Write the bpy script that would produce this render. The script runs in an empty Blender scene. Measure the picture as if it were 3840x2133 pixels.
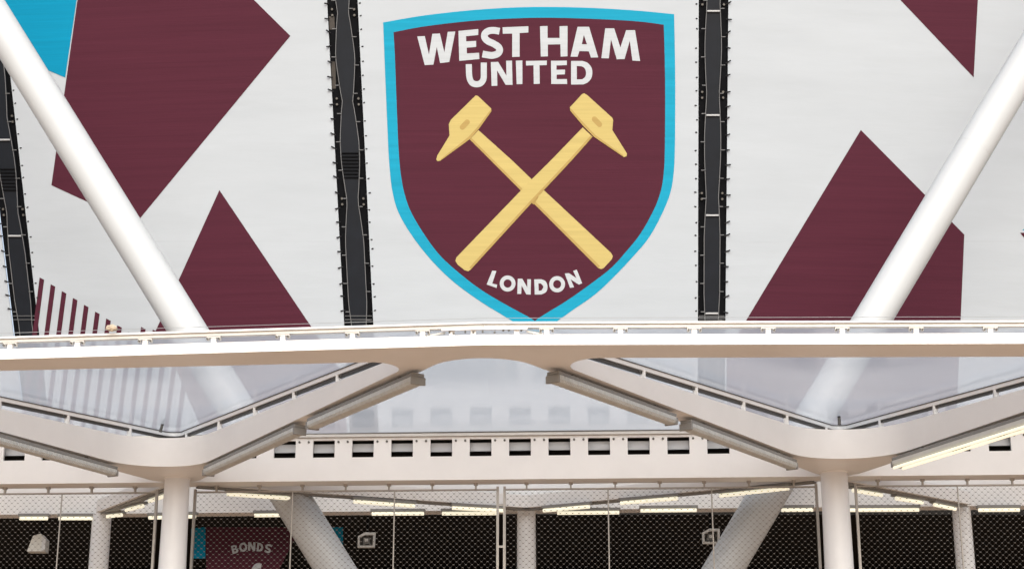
import bpy, bmesh, math, random
from mathutils import Vector, Matrix
from mathutils.geometry import tessellate_polygon
random.seed(7)
R = math.radians
SC = bpy.context.scene
COL = SC.collection

# ------------------------------------------------------------------ camera, sky, sun, exposure
PITCH = R(17.0); FPX = 6400.0; EYE = 1.6
cam_d = bpy.data.cameras.new('camera'); cam = bpy.data.objects.new('camera', cam_d); COL.objects.link(cam)
cam_d.sensor_width = 36.0; cam_d.lens = FPX / 3840.0 * 36.0; cam_d.clip_end = 2000.0; cam_d.clip_start = 0.1
cam.location = (0, 0, EYE); cam.rotation_euler = (R(90) + PITCH, 0, 0)
SC.camera = cam

SUN_EL, SUN_AZ = R(30), R(-6)          # azimuth measured from straight behind the camera
world = bpy.data.worlds.new('World'); SC.world = world; world.use_nodes = True
wn = world.node_tree; wn.nodes.clear()
sky = wn.nodes.new('ShaderNodeTexSky'); sky.sky_type = 'NISHITA'; sky.sun_disc = False
sky.sun_elevation = SUN_EL; sky.sun_rotation = R(180) + SUN_AZ; sky.dust_density = 4.0; sky.air_density = 1.0
hsv = wn.nodes.new('ShaderNodeHueSaturation'); hsv.inputs['Saturation'].default_value = 0.55
bg = wn.nodes.new('ShaderNodeBackground'); bg.inputs['Strength'].default_value = 0.15
wo = wn.nodes.new('ShaderNodeOutputWorld')
wn.links.new(sky.outputs[0], hsv.inputs['Color']); wn.links.new(hsv.outputs[0], bg.inputs[0]); wn.links.new(bg.outputs[0], wo.inputs[0])

sd = bpy.data.lights.new('sun', 'SUN'); sd.energy = 0.5; sd.angle = R(60); sd.color = (1.0, 0.98, 0.955)
sun = bpy.data.objects.new('sun', sd); COL.objects.link(sun)
sun.rotation_euler = (R(90) - SUN_EL, 0, SUN_AZ); sun.location = (0, -10, 30)

SC.view_settings.view_transform = 'Standard'; SC.view_settings.look = 'None'
SC.view_settings.gamma = 1.0; SC.view_settings.exposure = 0.62; SC.view_settings.use_curve_mapping = False
SC.cycles.use_denoising = True
SC.cycles.max_bounces = 10; SC.cycles.transparent_max_bounces = 16

# ------------------------------------------------------------------ helpers: survey (pixel bearing -> point on a chosen surface of the place)
_c, _s = math.cos(PITCH), math.sin(PITCH)
def bearing(px, py):
    u = (px - 1920) / FPX; v = (1066.5 - py) / FPX
    return Vector((u, _c - v * _s, _s + v * _c))
O0 = Vector((0, 0, EYE))
def at_z(px, py, z):
    d = bearing(px, py); return O0 + d * ((z - EYE) / d.z)
def at_y(px, py, y):
    d = bearing(px, py); return O0 + d * (y / d.y)
class Plane:
    def __init__(self, n, p): self.n = Vector(n).normalized(); self.d = self.n.dot(Vector(p))
    def hit(self, px, py, off=0.0):      # off > 0: proud of the surface, towards the plaza
        d = bearing(px, py); t = (self.d - self.n.dot(O0)) / self.n.dot(d)
        return O0 + d * t + self.n * off

# ------------------------------------------------------------------ helpers: objects
def tag(o, label=None, cat=None, group=None, kind=None):
    if label: o['label'] = label
    if cat: o['category'] = cat
    if group: o['group'] = group
    if kind: o['kind'] = kind
    return o
def thing(name, loc, label, cat, group=None):
    o = bpy.data.objects.new(name, None); COL.objects.link(o); o.location = loc; o.empty_display_size = 0.2
    return tag(o, label, cat, group)
def world_loc(o):
    v = Vector((0, 0, 0))
    while o: v += o.location; o = o.parent
    return v
def link(name, me, mat, parent=None, loc=None, rot=None):
    o = bpy.data.objects.new(name, me); COL.objects.link(o)
    if mat and not me.materials: me.materials.append(mat)
    if parent: o.parent = parent
    if loc is not None:
        o.location = Vector(loc) - (world_loc(parent) if parent else Vector((0, 0, 0)))
    if rot is not None: o.rotation_euler = rot
    return o
def finish(bm, name, smooth=None):
    bmesh.ops.recalc_face_normals(bm, faces=bm.faces[:])
    me = bpy.data.meshes.new(name); bm.to_mesh(me); bm.free()
    if smooth:
        me.polygons.foreach_set('use_smooth', [True] * len(me.polygons)); me.set_sharp_from_angle(angle=R(smooth))
    return me
def obj(name, bm, mat, parent=None, smooth=None):
    """world-coordinate bmesh -> object whose origin is its own base centre"""
    vs = [v.co for v in bm.verts]
    c = Vector(((min(v.x for v in vs) + max(v.x for v in vs)) / 2, (min(v.y for v in vs) + max(v.y for v in vs)) / 2, min(v.z for v in vs)))
    bmesh.ops.translate(bm, verts=bm.verts[:], vec=-c)
    return link(name, finish(bm, name, smooth), mat, parent, c)
def hexa(bm, p):           # 8 points: bottom ring 0-3, top ring 4-7
    v = [bm.verts.new(q) for q in p]
    for f in ((0, 3, 2, 1), (4, 5, 6, 7), (0, 1, 5, 4), (1, 2, 6, 5), (2, 3, 7, 6), (3, 0, 4, 7)): bm.faces.new([v[i] for i in f])
def box(bm, x0, x1, y0, y1, z0, z1, M=None):
    p = [Vector(q) for q in ((x0, y0, z0), (x1, y0, z0), (x1, y1, z0), (x0, y1, z0), (x0, y0, z1), (x1, y0, z1), (x1, y1, z1), (x0, y1, z1))]
    hexa(bm, [M @ q for q in p] if M else p)
def bevel(bm, w, seg=1):
    bmesh.ops.bevel(bm, geom=bm.edges[:], offset=w, segments=seg, affect='EDGES', profile=0.7)
def tube(bm, pts, r, n=8, cap=True):
    pts = [Vector(p) for p in pts]; rings = []
    rr = r if isinstance(r, (list, tuple)) else [r] * len(pts)
    for i, p in enumerate(pts):
        t = (pts[min(i + 1, len(pts) - 1)] - pts[max(i - 1, 0)]).normalized()
        a = t.cross(Vector((0, 1, 0)) if abs(t.y) < 0.9 else Vector((0, 0, 1))).normalized(); b = t.cross(a)
        rings.append([bm.verts.new(p + (a * math.cos(k * 2 * math.pi / n) + b * math.sin(k * 2 * math.pi / n)) * rr[i]) for k in range(n)])
    for a, b in zip(rings, rings[1:]):
        for k in range(n): bm.faces.new((a[k], a[(k + 1) % n], b[(k + 1) % n], b[k]))
    if cap: bm.faces.new(rings[0]); bm.faces.new(rings[-1][::-1])
def beam(bm, a, b, w, h, up=(0, 0, 1)):   # box whose axis runs a->b at its top centre line, h downwards
    a, b = Vector(a), Vector(b); t = (b - a).normalized(); s = t.cross(Vector(up)).normalized() * (w / 2); d = s.cross(t).normalized() * h
    if d.z > 0: d = -d
    hexa(bm, [a - s + d, a + s + d, b + s + d, b - s + d, a - s, a + s, b + s, b - s])
def fillet(poly, seg=10):   # [(x, y, r)] -> rounded polygon
    out = []; n = len(poly)
    for i, (x, y, r) in enumerate(poly):
        p = Vector((x, y))
        if r <= 0: out.append(p); continue
        a = (Vector(poly[i - 1][:2]) - p).normalized(); b = (Vector(poly[(i + 1) % n][:2]) - p).normalized()
        half = a.angle(b) / 2; L = r / math.tan(half); cen = p + (a + b).normalized() * (r / math.sin(half))
        s, e = p + a * L - cen, p + b * L - cen
        ang = s.angle_signed(e)          # clockwise positive in mathutils
        for k in range(seg + 1):
            th = -ang * k / seg
            out.append(cen + Vector((s.x * math.cos(th) - s.y * math.sin(th), s.x * math.sin(th) + s.y * math.cos(th))))
    return out
def slab(bm, loops, lo, hi):   # 2-D loops (outer, holes) -> solid between point functions lo(p), hi(p)
    pts = [p for l in loops for p in l]
    tris = tessellate_polygon([[Vector((p[0], p[1], 0)) for p in l] for l in loops])
    a = [bm.verts.new(lo(p)) for p in pts]; b = [bm.verts.new(hi(p)) for p in pts]
    for t in tris:
        if len(set(t)) < 3: continue
        try: bm.faces.new([a[i] for i in t]); bm.faces.new([b[i] for i in t][::-1])
        except ValueError: pass
    k = 0
    for l in loops:
        n = len(l)
        for i in range(n):
            i0, i1 = k + i, k + (i + 1) % n
            bm.faces.new((a[i0], a[i1], b[i1], b[i0]))
        k += n
def smooth_line(pts, n=6):    # Catmull-Rom through the points
    P = [Vector(p) for p in pts]; out = []
    for i in range(len(P) - 1):
        p0, p1, p2, p3 = P[max(i - 1, 0)], P[i], P[i + 1], P[min(i + 2, len(P) - 1)]
        for k in range(n):
            t = k / n
            out.append(0.5 * ((2 * p1) + (p2 - p0) * t + (2 * p0 - 5 * p1 + 4 * p2 - p3) * t * t + (3 * p1 - p0 - 3 * p2 + p3) * t ** 3))
    out.append(P[-1]); return out
def ribbon(pts, w, n=6):      # stroke of width w round a smooth centre line
    c = smooth_line(pts, n); L, Rr = [], []
    for i, p in enumerate(c):
        t = (c[min(i + 1, len(c) - 1)] - c[max(i - 1, 0)]).normalized(); s = Vector((-t.y, t.x)) * (w / 2)
        L.append(p + s); Rr.append(p - s)
    return L + Rr[::-1]
def ellipse(cx, cy, rx, ry, n=32): return [Vector((cx + rx * math.cos(2 * math.pi * k / n), cy + ry * math.sin(2 * math.pi * k / n))) for k in range(n)]

# ------------------------------------------------------------------ materials
def mat(name, col, rough=0.5, metal=0.0, noise=0.0, scale=4.0, bump=0.0, bscale=60.0, coat=0.0, emit=None, es=0.0, stretch=None, spec=None):
    m = bpy.data.materials.new(name); m.use_nodes = True; nt = m.node_tree; b = nt.nodes['Principled BSDF']
    b.inputs['Base Color'].default_value = (*col, 1); b.inputs['Roughness'].default_value = rough; b.inputs['Metallic'].default_value = metal
    if coat: b.inputs['Coat Weight'].default_value = coat
    if spec is not None: b.inputs['Specular IOR Level'].default_value = spec
    if emit: b.inputs['Emission Color'].default_value = (*emit, 1); b.inputs['Emission Strength'].default_value = es
    if noise or bump:
        tc = nt.nodes.new('ShaderNodeTexCoord'); mp = nt.nodes.new('ShaderNodeMapping'); nt.links.new(tc.outputs['Object'], mp.inputs[0])
        if stretch: mp.inputs['Scale'].default_value = stretch
    if noise:
        n = nt.nodes.new('ShaderNodeTexNoise'); n.inputs['Scale'].default_value = scale; n.inputs['Detail'].default_value = 6; n.inputs['Roughness'].default_value = 0.62
        nt.links.new(mp.outputs[0], n.inputs['Vector'])
        r = nt.nodes.new('ShaderNodeMapRange'); r.inputs[1].default_value = 0.25; r.inputs[2].default_value = 0.75
        r.inputs[3].default_value = 1 - noise; r.inputs[4].default_value = 1 + noise * 0.6
        nt.links.new(n.outputs[0], r.inputs[0])
        mx = nt.nodes.new('ShaderNodeMix'); mx.data_type = 'RGBA'; mx.blend_type = 'MULTIPLY'; mx.inputs[0].default_value = 1.0
        mx.inputs[6].default_value = (*col, 1); nt.links.new(r.outputs[0], mx.inputs[7]); nt.links.new(mx.outputs[2], b.inputs['Base Color'])
    if bump:
        n2 = nt.nodes.new('ShaderNodeTexNoise'); n2.inputs['Scale'].default_value = bscale; n2.inputs['Detail'].default_value = 4
        nt.links.new(mp.outputs[0], n2.inputs['Vector']); bp = nt.nodes.new('ShaderNodeBump'); bp.inputs['Strength'].default_value = bump; bp.inputs['Distance'].default_value = 0.02
        nt.links.new(n2.outputs[0], bp.inputs['Height']); nt.links.new(bp.outputs[0], b.inputs['Normal'])
    return m
M = {}
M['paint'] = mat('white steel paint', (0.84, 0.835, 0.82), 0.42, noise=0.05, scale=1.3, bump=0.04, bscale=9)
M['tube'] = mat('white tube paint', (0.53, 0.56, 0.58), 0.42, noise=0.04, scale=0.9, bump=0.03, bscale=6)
M['column'] = mat('white column paint', (0.80, 0.82, 0.84), 0.38, noise=0.05, scale=1.2, bump=0.03, bscale=6)
M['wrap'] = mat('white wrap fabric', (0.432, 0.474, 0.515), 0.75, spec=0.15, noise=0.06, scale=0.9, bump=0.35, bscale=1.6, stretch=(0.4, 1, 2.2))
def print_mat(n, c): return mat(n, c, 0.7, spec=0.12, noise=0.13, scale=1.3, bump=0.12, bscale=4, stretch=(0.22, 1, 9.0))
M['maroon'] = print_mat('maroon print', (0.070, 0.0148, 0.0285))
M['cyan'] = print_mat('cyan print', (0.010, 0.29, 0.45))
M['cyan2'] = print_mat('deep cyan print', (0.0, 0.23, 0.40))
M['yellow'] = print_mat('yellow print', (0.50, 0.405, 0.155))
M['ochre'] = print_mat('ochre print', (0.36, 0.25, 0.085))
M['ochre2'] = print_mat('pale ochre print', (0.40, 0.285, 0.10))
M['letter'] = print_mat('white print', (0.465, 0.505, 0.54))
M['black'] = mat('black lacing cloth', (0.004, 0.0045, 0.006), 0.8, spec=0.1, noise=0.4, scale=5)
M['tray'] = mat('dark slate panel', (0.0065, 0.009, 0.014), 0.5, spec=0.15, noise=0.25, scale=2.5)
M['wire'] = mat('grey cable', (0.16, 0.165, 0.17), 0.45)
M['bar'] = mat('pale grey bar', (0.34, 0.35, 0.36), 0.5)
M['patch'] = mat('brown grey patch', (0.055, 0.048, 0.042), 0.8, noise=0.2, scale=9)
M['tie'] = mat('black tie', (0.012, 0.012, 0.014), 0.6)
M['alu'] = mat('pale aluminium rail', (0.62, 0.61, 0.58), 0.38, noise=0.08, scale=6)
M['bolt'] = mat('dull steel bolt', (0.10, 0.095, 0.085), 0.5, metal=0.3)
M['gasket'] = mat('dark gasket', (0.06, 0.055, 0.05), 0.6)
M['louvre'] = mat('pale grey louvre', (0.58, 0.60, 0.62), 0.5)
M['darkbox'] = mat('painted void shade', (0.030, 0.026, 0.022), 0.8)  # shade inside the slots, put into the colour
M['mesh'] = mat('stainless mesh wire', (0.27, 0.258, 0.24), 0.45, metal=0.2)
M['mesh_wire'] = mat('dull mesh wire', (0.16, 0.155, 0.145), 0.5, metal=0.3)
M['mesh_post'] = mat('mesh frame steel', (0.42, 0.40, 0.37), 0.42, metal=0.3, noise=0.08, scale=8)
M['housing'] = mat('grey lamp housing', (0.25, 0.25, 0.24), 0.5, noise=0.1, scale=8)
M['flood'] = mat('pale flood body', (0.62, 0.63, 0.60), 0.45)
M['flood_dark'] = mat('flood reflector', (0.20, 0.20, 0.19), 0.35)
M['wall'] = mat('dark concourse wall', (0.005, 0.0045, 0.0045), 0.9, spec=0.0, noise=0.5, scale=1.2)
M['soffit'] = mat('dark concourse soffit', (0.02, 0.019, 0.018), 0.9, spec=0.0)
M['lump'] = mat('beige debris', (0.56, 0.47, 0.36), 0.85, noise=0.35, scale=14)
M['ground'] = mat('tan paving', (0.48, 0.335, 0.23), 0.85, noise=0.25, scale=0.6, bump=0.2, bscale=12)
M['lit'] = mat('lit fluorescent tube', (0.9, 0.88, 0.75), 0.4, emit=(1.0, 0.94, 0.72), es=0.46)

def diffuser_mat():
    m = mat('ribbed prismatic diffuser', (0.66, 0.69, 0.68), 0.28, noise=0.16, scale=16)
    nt = m.node_tree; b = nt.nodes['Principled BSDF']
    tc = nt.nodes.new('ShaderNodeTexCoord'); w = nt.nodes.new('ShaderNodeTexWave'); w.wave_type = 'BANDS'; w.bands_direction = 'X'
    w.inputs['Scale'].default_value = 9.0; w.inputs['Distortion'].default_value = 0.4
    nt.links.new(tc.outputs['Object'], w.inputs['Vector'])
    bp = nt.nodes.new('ShaderNodeBump'); bp.inputs['Strength'].default_value = 0.7; bp.inputs['Distance'].default_value = 0.02
    nt.links.new(w.outputs[1], bp.inputs['Height']); nt.links.new(bp.outputs[0], b.inputs['Normal'])
    return m
M['diffuser'] = diffuser_mat()

def glass_mat():
    m = bpy.data.materials.new('dusty canopy glass'); m.use_nodes = True; nt = m.node_tree; nt.nodes.clear()
    out = nt.nodes.new('ShaderNodeOutputMaterial')
    tr = nt.nodes.new('ShaderNodeBsdfTransparent'); tr.inputs[0].default_value = (0.93, 0.95, 0.97, 1)
    tl = nt.nodes.new('ShaderNodeBsdfTranslucent'); tl.inputs[0].default_value = (0.47, 0.495, 0.535, 1)
    gl = nt.nodes.new('ShaderNodeBsdfGlossy'); gl.inputs['Roughness'].default_value = 0.10; gl.inputs[0].default_value = (0.9, 0.93, 0.97, 1)
    tc = nt.nodes.new('ShaderNodeTexCoord'); n = nt.nodes.new('ShaderNodeTexNoise'); n.inputs['Scale'].default_value = 0.7; n.inputs['Detail'].default_value = 5
    nt.links.new(tc.outputs['Object'], n.inputs['Vector'])
    r = nt.nodes.new('ShaderNodeMapRange'); r.inputs[1].default_value = 0.3; r.inputs[2].default_value = 0.7; r.inputs[3].default_value = 0.68; r.inputs[4].default_value = 0.74
    nt.links.new(n.outputs[0], r.inputs[0])
    m1 = nt.nodes.new('ShaderNodeMixShader'); nt.links.new(r.outputs[0], m1.inputs[0]); nt.links.new(tr.outputs[0], m1.inputs[1]); nt.links.new(tl.outputs[0], m1.inputs[2])
    lw = nt.nodes.new('ShaderNodeLayerWeight'); lw.inputs[0].default_value = 0.5
    pw = nt.nodes.new('ShaderNodeMath'); pw.operation = 'POWER'; pw.inputs[1].default_value = 5.0; nt.links.new(lw.outputs['Facing'], pw.inputs[0])
    fr = nt.nodes.new('ShaderNodeMath'); fr.operation = 'MULTIPLY_ADD'; fr.inputs[1].default_value = 0.42; fr.inputs[2].default_value = 0.04; nt.links.new(pw.outputs[0], fr.inputs[0])
    n2 = nt.nodes.new('ShaderNodeTexNoise'); n2.inputs['Scale'].default_value = 2.2
    nt.links.new(tc.outputs['Object'], n2.inputs['Vector']); bp = nt.nodes.new('ShaderNodeBump'); bp.inputs['Strength'].default_value = 0.03; bp.inputs['Distance'].default_value = 0.05
    nt.links.new(n2.outputs[0], bp.inputs['Height']); nt.links.new(bp.outputs[0], gl.inputs['Normal'])
    m2 = nt.nodes.new('ShaderNodeMixShader'); nt.links.new(fr.outputs[0], m2.inputs[0]); nt.links.new(m1.outputs[0], m2.inputs[1]); nt.links.new(gl.outputs[0], m2.inputs[2])
    nt.links.new(m2.outputs[0], out.inputs[0]); return m
M['glass'] = glass_mat()

# ------------------------------------------------------------------ ground and the dark concourse behind the screen
bm = bmesh.new(); box(bm, -400, 400, -400, 400, -0.3, 0.0)
tag(obj('ground', bm, M['ground']), 'tan paved plaza in front of the canopy', 'ground', kind='structure')
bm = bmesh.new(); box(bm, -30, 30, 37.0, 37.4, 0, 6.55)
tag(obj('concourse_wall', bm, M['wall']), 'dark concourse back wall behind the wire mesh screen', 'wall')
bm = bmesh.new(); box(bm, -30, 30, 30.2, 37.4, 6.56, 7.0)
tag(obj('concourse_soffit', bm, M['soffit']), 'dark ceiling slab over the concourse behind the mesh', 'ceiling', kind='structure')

# ------------------------------------------------------------------ the printed wrap facade (leans out over the canopy)
LEAN = 0.22; D0 = 31.3 + LEAN * 6.5; XL, XR, XLL = -2.95, 3.62, -9.25; KF = 0.085
P_C = Plane((0, -1, -LEAN), (0, D0, 0))
P_L = Plane((-KF, -1, -LEAN), (XL, D0, 0))
P_LL = Plane((-2 * KF, -1, -LEAN), (XLL, D0 + KF * (XL - XLL), 0))
P_R = Plane((KF, -1, -LEAN), (XR, D0, 0))
def line_x(a, b): return lambda y: a[0] + (b[0] - a[0]) * (y - a[1]) / (b[1] - a[1])
E_Ll, E_Lr = line_x((1226, 0), (1290, 1212)), line_x((1341, 0), (1400, 1212))
E_Rl, E_Rr = line_x((2620, 0), (2617, 1190)), line_x((2732, 0), (2721, 1190))
E_Fl, E_Fr = line_x((0, 844), (49, 1250)), line_x((38, 280), (147, 1250))
YT, YB = -340, 1775
def sheet(name, loops, pl, off, m, parent, th=0.0008):
    bm = bmesh.new(); slab(bm, [[Vector(p) for p in l] for l in loops], lambda p: pl.hit(p[0], p[1], off - th), lambda p: pl.hit(p[0], p[1], off))
    return obj(name, bm, m, parent)
def wrap_panel(pl, l, r, label):
    base = pl.hit((l(YB) + r(YB)) / 2, YB)
    t = thing('wrap_banner', base, label, 'banner', 'printed wrap banners hung on the stadium facade')
    sheet('fabric', [[(l(YT), YT), (r(YT), YT), (r(YB), YB), (l(YB), YB)]], pl, 0.0, M['wrap'], t, 0.02)
    for y in (905,):      # horizontal weld seam of the fabric
        sheet('seam', [[(l(y) + 3, y - 2), (r(y) - 3, y - 2), (r(y) - 3, y + 2), (l(y) + 3, y + 2)]], pl, 0.0012, M['wrap'], t, 0.001)
    return t
W_C = wrap_panel(P_C, E_Lr, E_Rl, 'white wrap banner carrying the large shield crest with crossed hammers')
W_L = wrap_panel(P_L, E_Fr, E_Ll, 'white wrap banner with maroon diamond, triangle and narrow maroon stripes')
W_R = wrap_panel(P_R, E_Rr, line_x((4250, 0), (4200, 1200)), 'white wrap banner with maroon triangle pointing down over a maroon peaked shape')
W_F = wrap_panel(P_LL, line_x((-420, 0), (-330, 1200)), E_Fl, 'pale wrap banner sliver beyond the black channel next to the maroon stripes')

# flat print on the left banner
sheet('printed_patch', [[(312, -150), (800, -150), (1089, 136), (508, 840), (193, 695)]], P_L, 0.005, M['maroon'], W_L)
sheet('printed_patch', [[(-200, -150), (310, -150), (245, 292), (130, 243), (-200, 100)]], P_L, 0.009, M['cyan2'], W_L)
sheet('printed_patch', [[(823, 713), (1287, 1402), (1303, 1640), (770, 1640), (640, 1335), (541, 1335)]], P_L, 0.005, M['maroon'], W_L)
for k in range(14):
    x, y = 149 + 41.6 * k, 1040 + 25.6 * k
    sl = -0.13; w = 17
    x_at = lambda yy, x=x, y=y: x + sl * (yy - y)
    top = y if k < 9 else 1225 + 10 * (k - 9)
    bot = 1640
    sheet('printed_stripe', [[(x_at(top), top), (x_at(top) + w, top + 9), (x_at(bot) + w, bot), (x_at(bot), bot)]], P_L, 0.005, M['maroon'], W_L)
# right banner
sheet('printed_patch', [[(3233, -150), (3675, -150), (3651, 291)]], P_R, 0.005, M['maroon'], W_R)
sheet('printed_patch', [[(3228, 488), (3616, 880), (3583, 1640), (2726, 1640), (2724, 1323)]], P_R, 0.005, M['maroon'], W_R)
sheet('printed_patch', [[(3825, 873), (4090, 868), (4090, 1200)]], P_R, 0.005, M['maroon'], W_R)
sheet('printed_patch', [[(3833, 864), (4090, 640), (4090, 860)]], P_R, 0.005, M['cyan'], W_R)

# the crest
top_o = smooth_line([(1437, 85.6), (1596, 58.7), (1791, 38), (1982, 28), (2183, 30), (2378, 40.6), (2528, 54.8)])
rt_o = smooth_line([(2528, 54.8), (2530, 160), (2532, 290), (2532, 420), (2531, 540), (2527, 640), (2514, 722), (2481, 805), (2432, 893), (2373, 963), (2305, 1035), (2231, 1104), (2134, 1172), (2014, 1259)])
lf_o = smooth_line([(2014, 1259), (1889, 1184), (1791, 1123), (1693, 1050), (1610, 967), (1542, 879), (1494, 796), (1472, 720), (1463, 650), (1457, 570), (1453, 480), (1447, 340), (1441, 195), (1437, 85.6)])
shield_o = top_o[:-1] + rt_o[:-1] + lf_o[:-1]
top_i = smooth_line([(1476, 122), (1596, 100), (1791, 78), (1997, 68.5), (2183, 71), (2378, 80.7), (2489, 94)])
rt_i = smooth_line([(2489, 94), (2492, 200), (2494, 320), (2494, 440), (2493, 550), (2490, 635), (2479, 712), (2452, 786), (2403, 874), (2349, 942), (2290, 1006), (2207, 1070), (2124, 1128), (2036, 1182), (2006, 1203)])
lf_i = smooth_line([(2006, 1203), (1977, 1185), (1899, 1143), (1816, 1094), (1742, 1040), (1654, 962), (1591, 879), (1542, 796), (1518, 730), (1504, 660), (1496, 580), (1491, 480), (1486, 350), (1481, 215), (1476, 122)])
shield_i = top_i[:-1] + rt_i[:-1] + lf_i[:-1]
sheet('shield_border', [shield_o, shield_i], P_C, 0.005, M['cyan'], W_C)
sheet('shield_field', [shield_i], P_C, 0.006, M['maroon'], W_C)
def Z(x0, y0, s): return lambda pts: [Vector((x0 + x / s, y0 + y / s)) for x, y in pts]
z4, z5, z6 = Z(1500, 60, 5.11), Z(1980, 60, 5.11), Z(1780, 980, 5.6)
def letter(*loops): return sheet('letter', loops, P_C, 0.009, M['letter'], W_C)
letter(z4([(330, 400), (475, 392), (555, 745), (620, 350), (765, 343), (850, 705), (915, 312), (1060, 305), (945, 888), (770, 910), (705, 600), (640, 938), (475, 948)]))
letter(z4([(1120, 295), (1500, 258), (1500, 372), (1265, 395), (1268, 495), (1458, 485), (1460, 600), (1278, 615), (1282, 725), (1515, 712), (1520, 832), (1135, 868)]))
letter(ribbon(z4([(1908, 302), (1800, 284), (1700, 295), (1630, 345), (1622, 420), (1680, 485), (1785, 535), (1885, 600), (1908, 670), (1870, 730), (1770, 762), (1670, 752), (1580, 735)]), 25.5))
letter(z4([(1965, 225), (2460, 205), (2460, 325), (2292, 335), (2292, 787), (2150, 792), (2150, 345), (1970, 348)]))
letter(z5([(230, 205), (375, 200), (375, 430), (605, 430), (605, 205), (757, 200), (757, 780), (625, 785), (620, 550), (380, 555), (380, 780), (245, 785)]))
letter(z5([(950, 215), (1170, 215), (1345, 800), (1205, 805), (1165, 685), (985, 680), (950, 787), (815, 787)]), z5([(1070, 370), (1130, 550), (1030, 550)]))
letter(z5([(1480, 245), (1650, 245), (1770, 610), (1880, 280), (2050, 280), (2148, 870), (2000, 862), (1950, 480), (1850, 832), (1700, 837), (1590, 455), (1548, 820), (1405, 815)]))
letter(ribbon(z4([(1318, 930), (1322, 1080), (1335, 1200), (1380, 1285), (1465, 1315), (1550, 1290), (1600, 1210), (1605, 1080), (1606, 900)]), 22.8))
letter(z4([(1740, 890), (1880, 885), (2040, 1150), (2035, 865), (2145, 862), (2157, 1325), (2025, 1325), (1860, 1050), (1865, 1342), (1755, 1347)]))
letter(z4([(2220, 862), (2345, 860), (2346, 1310), (2235, 1313)]))
letter(z5([(-38, 868), (360, 862), (360, 947), (220, 952), (225, 1305), (110, 1310), (105, 952), (-38, 957)]))
letter(z5([(440, 865), (745, 862), (745, 947), (545, 955), (545, 1037), (710, 1035), (705, 1125), (550, 1130), (548, 1217), (745, 1215), (750, 1310), (445, 1310)]))
letter([v for v in z5([(825, 868)])] + smooth_line(z5([(1040, 868), (1140, 905), (1212, 990), (1232, 1090), (1212, 1195), (1150, 1275), (1060, 1318)])) + z5([(825, 1320)]),
       z5([(935, 965)]) + smooth_line(z5([(1030, 970), (1088, 1012), (1112, 1090), (1096, 1170), (1040, 1220)])) + z5([(935, 1222)]))
letter(z6([(370, 195), (455, 203), (368, 465), (472, 488), (460, 558), (252, 485)]))
letter(*[[Vector(p) for p in z6([(v.x, v.y) for v in ellipse(692, 465, r, r2)])] for r, r2 in ((166, 168), (84, 88))])
letter(z6([(905, 365), (1000, 365), (1105, 545), (1105, 375), (1182, 375), (1177, 697), (1085, 692), (985, 505), (978, 682), (895, 682)]))
letter(z6([(1250, 378)]) + smooth_line(z6([(1400, 375), (1490, 420), (1530, 530), (1500, 640), (1400, 694)])) + z6([(1262, 696)]),
       z6([(1338, 460)]) + smooth_line(z6([(1395, 465), (1442, 535), (1400, 612)])) + z6([(1345, 618)]))
letter(*[[Vector(p) for p in z6([(v.x, v.y) for v in ellipse(1732, 480, r, r2)])] for r, r2 in ((166, 170), (84, 88))])
letter(z6([(1892, 255), (1980, 248), (2137, 352), (2068, 200), (2142, 172), (2258, 460), (2188, 488), (2015, 378), (2088, 543), (2003, 558)]))

def hammer(label, head, handle, head_shade, handle_shade, eye, off):
    h = sheet('hammer', [handle], P_C, off, M['yellow'], W_C); h['label'] = label
    sheet('handle_edge', [handle_shade], P_C, off + 0.001, M['ochre2'], h)
    sheet('hammer_head', [head], P_C, off + 0.002, M['yellow'], h)
    sheet('head_edge', [head_shade], P_C, off + 0.003, M['ochre2'], h)
    sheet('wedge_mark', [eye], P_C, off + 0.003, M['ochre2'], h)
def capsule(a, b, w):
    a, b = Vector(a), Vector(b); t = (b - a).normalized(); n = Vector((-t.y, t.x)); out = []
    for c, s in ((a, 1), (b, -1)):
        for k in range(9):
            th = math.pi * k / 8
            out.append(c + (n * math.cos(th) - t * math.sin(th)) * (w / 2) * s)
    return out
hammer('yellow printed hammer passing underneath at the crossing',
       [(1777, 366), (1784, 359), (1792, 361), (1842, 408), (1843, 418), (1796, 484), (1764, 521), (1652, 603), (1641, 605), (1636, 599), (1640, 584), (1686, 509), (1683, 467), (1691, 450)],
       [(1794, 489), (1918, 600), (1994, 673), (2041, 715), (2292, 949), (2298, 960), (2294, 972), (2265, 1004), (2254, 1009), (2243, 1005), (1999, 761), (1840, 602), (1762, 524)],
       [(1842, 410), (1843, 418), (1796, 484), (1764, 521), (1652, 603), (1655, 596), (1757, 514), (1788, 480)],
       [(1762, 524), (1768, 518), (1846, 596), (2005, 754), (2250, 998), (2243, 1005), (1999, 761), (1840, 602)],
       capsule((1734, 478), (1752, 459), 20), 0.009)
hammer('yellow printed hammer passing on top at the crossing',
       [(2182, 355), (2190, 351), (2202, 358), (2296, 443), (2299, 452), (2296, 489), (2351, 577), (2349, 587), (2339, 590), (2227, 514), (2188, 475), (2138, 416), (2137, 404)],
       [(2185, 479), (2068, 600), (1994, 673), (1711, 966), (1708, 978), (1716, 992), (1742, 1013), (1756, 1017), (1766, 1010), (1994, 761), (2041, 712), (2144, 602), (2222, 514)],
       [(2137, 404), (2138, 416), (2188, 475), (2227, 514), (2339, 590), (2337, 583), (2232, 507), (2195, 469)],
       [(2222, 514), (2216, 508), (2137, 596), (2034, 706), (1988, 754), (1760, 1003), (1766, 1010), (1994, 761), (2041, 712), (2144, 602)],
       capsule((2229, 448), (2248, 468), 20), 0.0135)
sheet('crossing_shade', [[(1994, 761), (2001, 768), (2018, 742), (2020, 733)]], P_C, 0.0125, M['ochre'], W_C)

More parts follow.
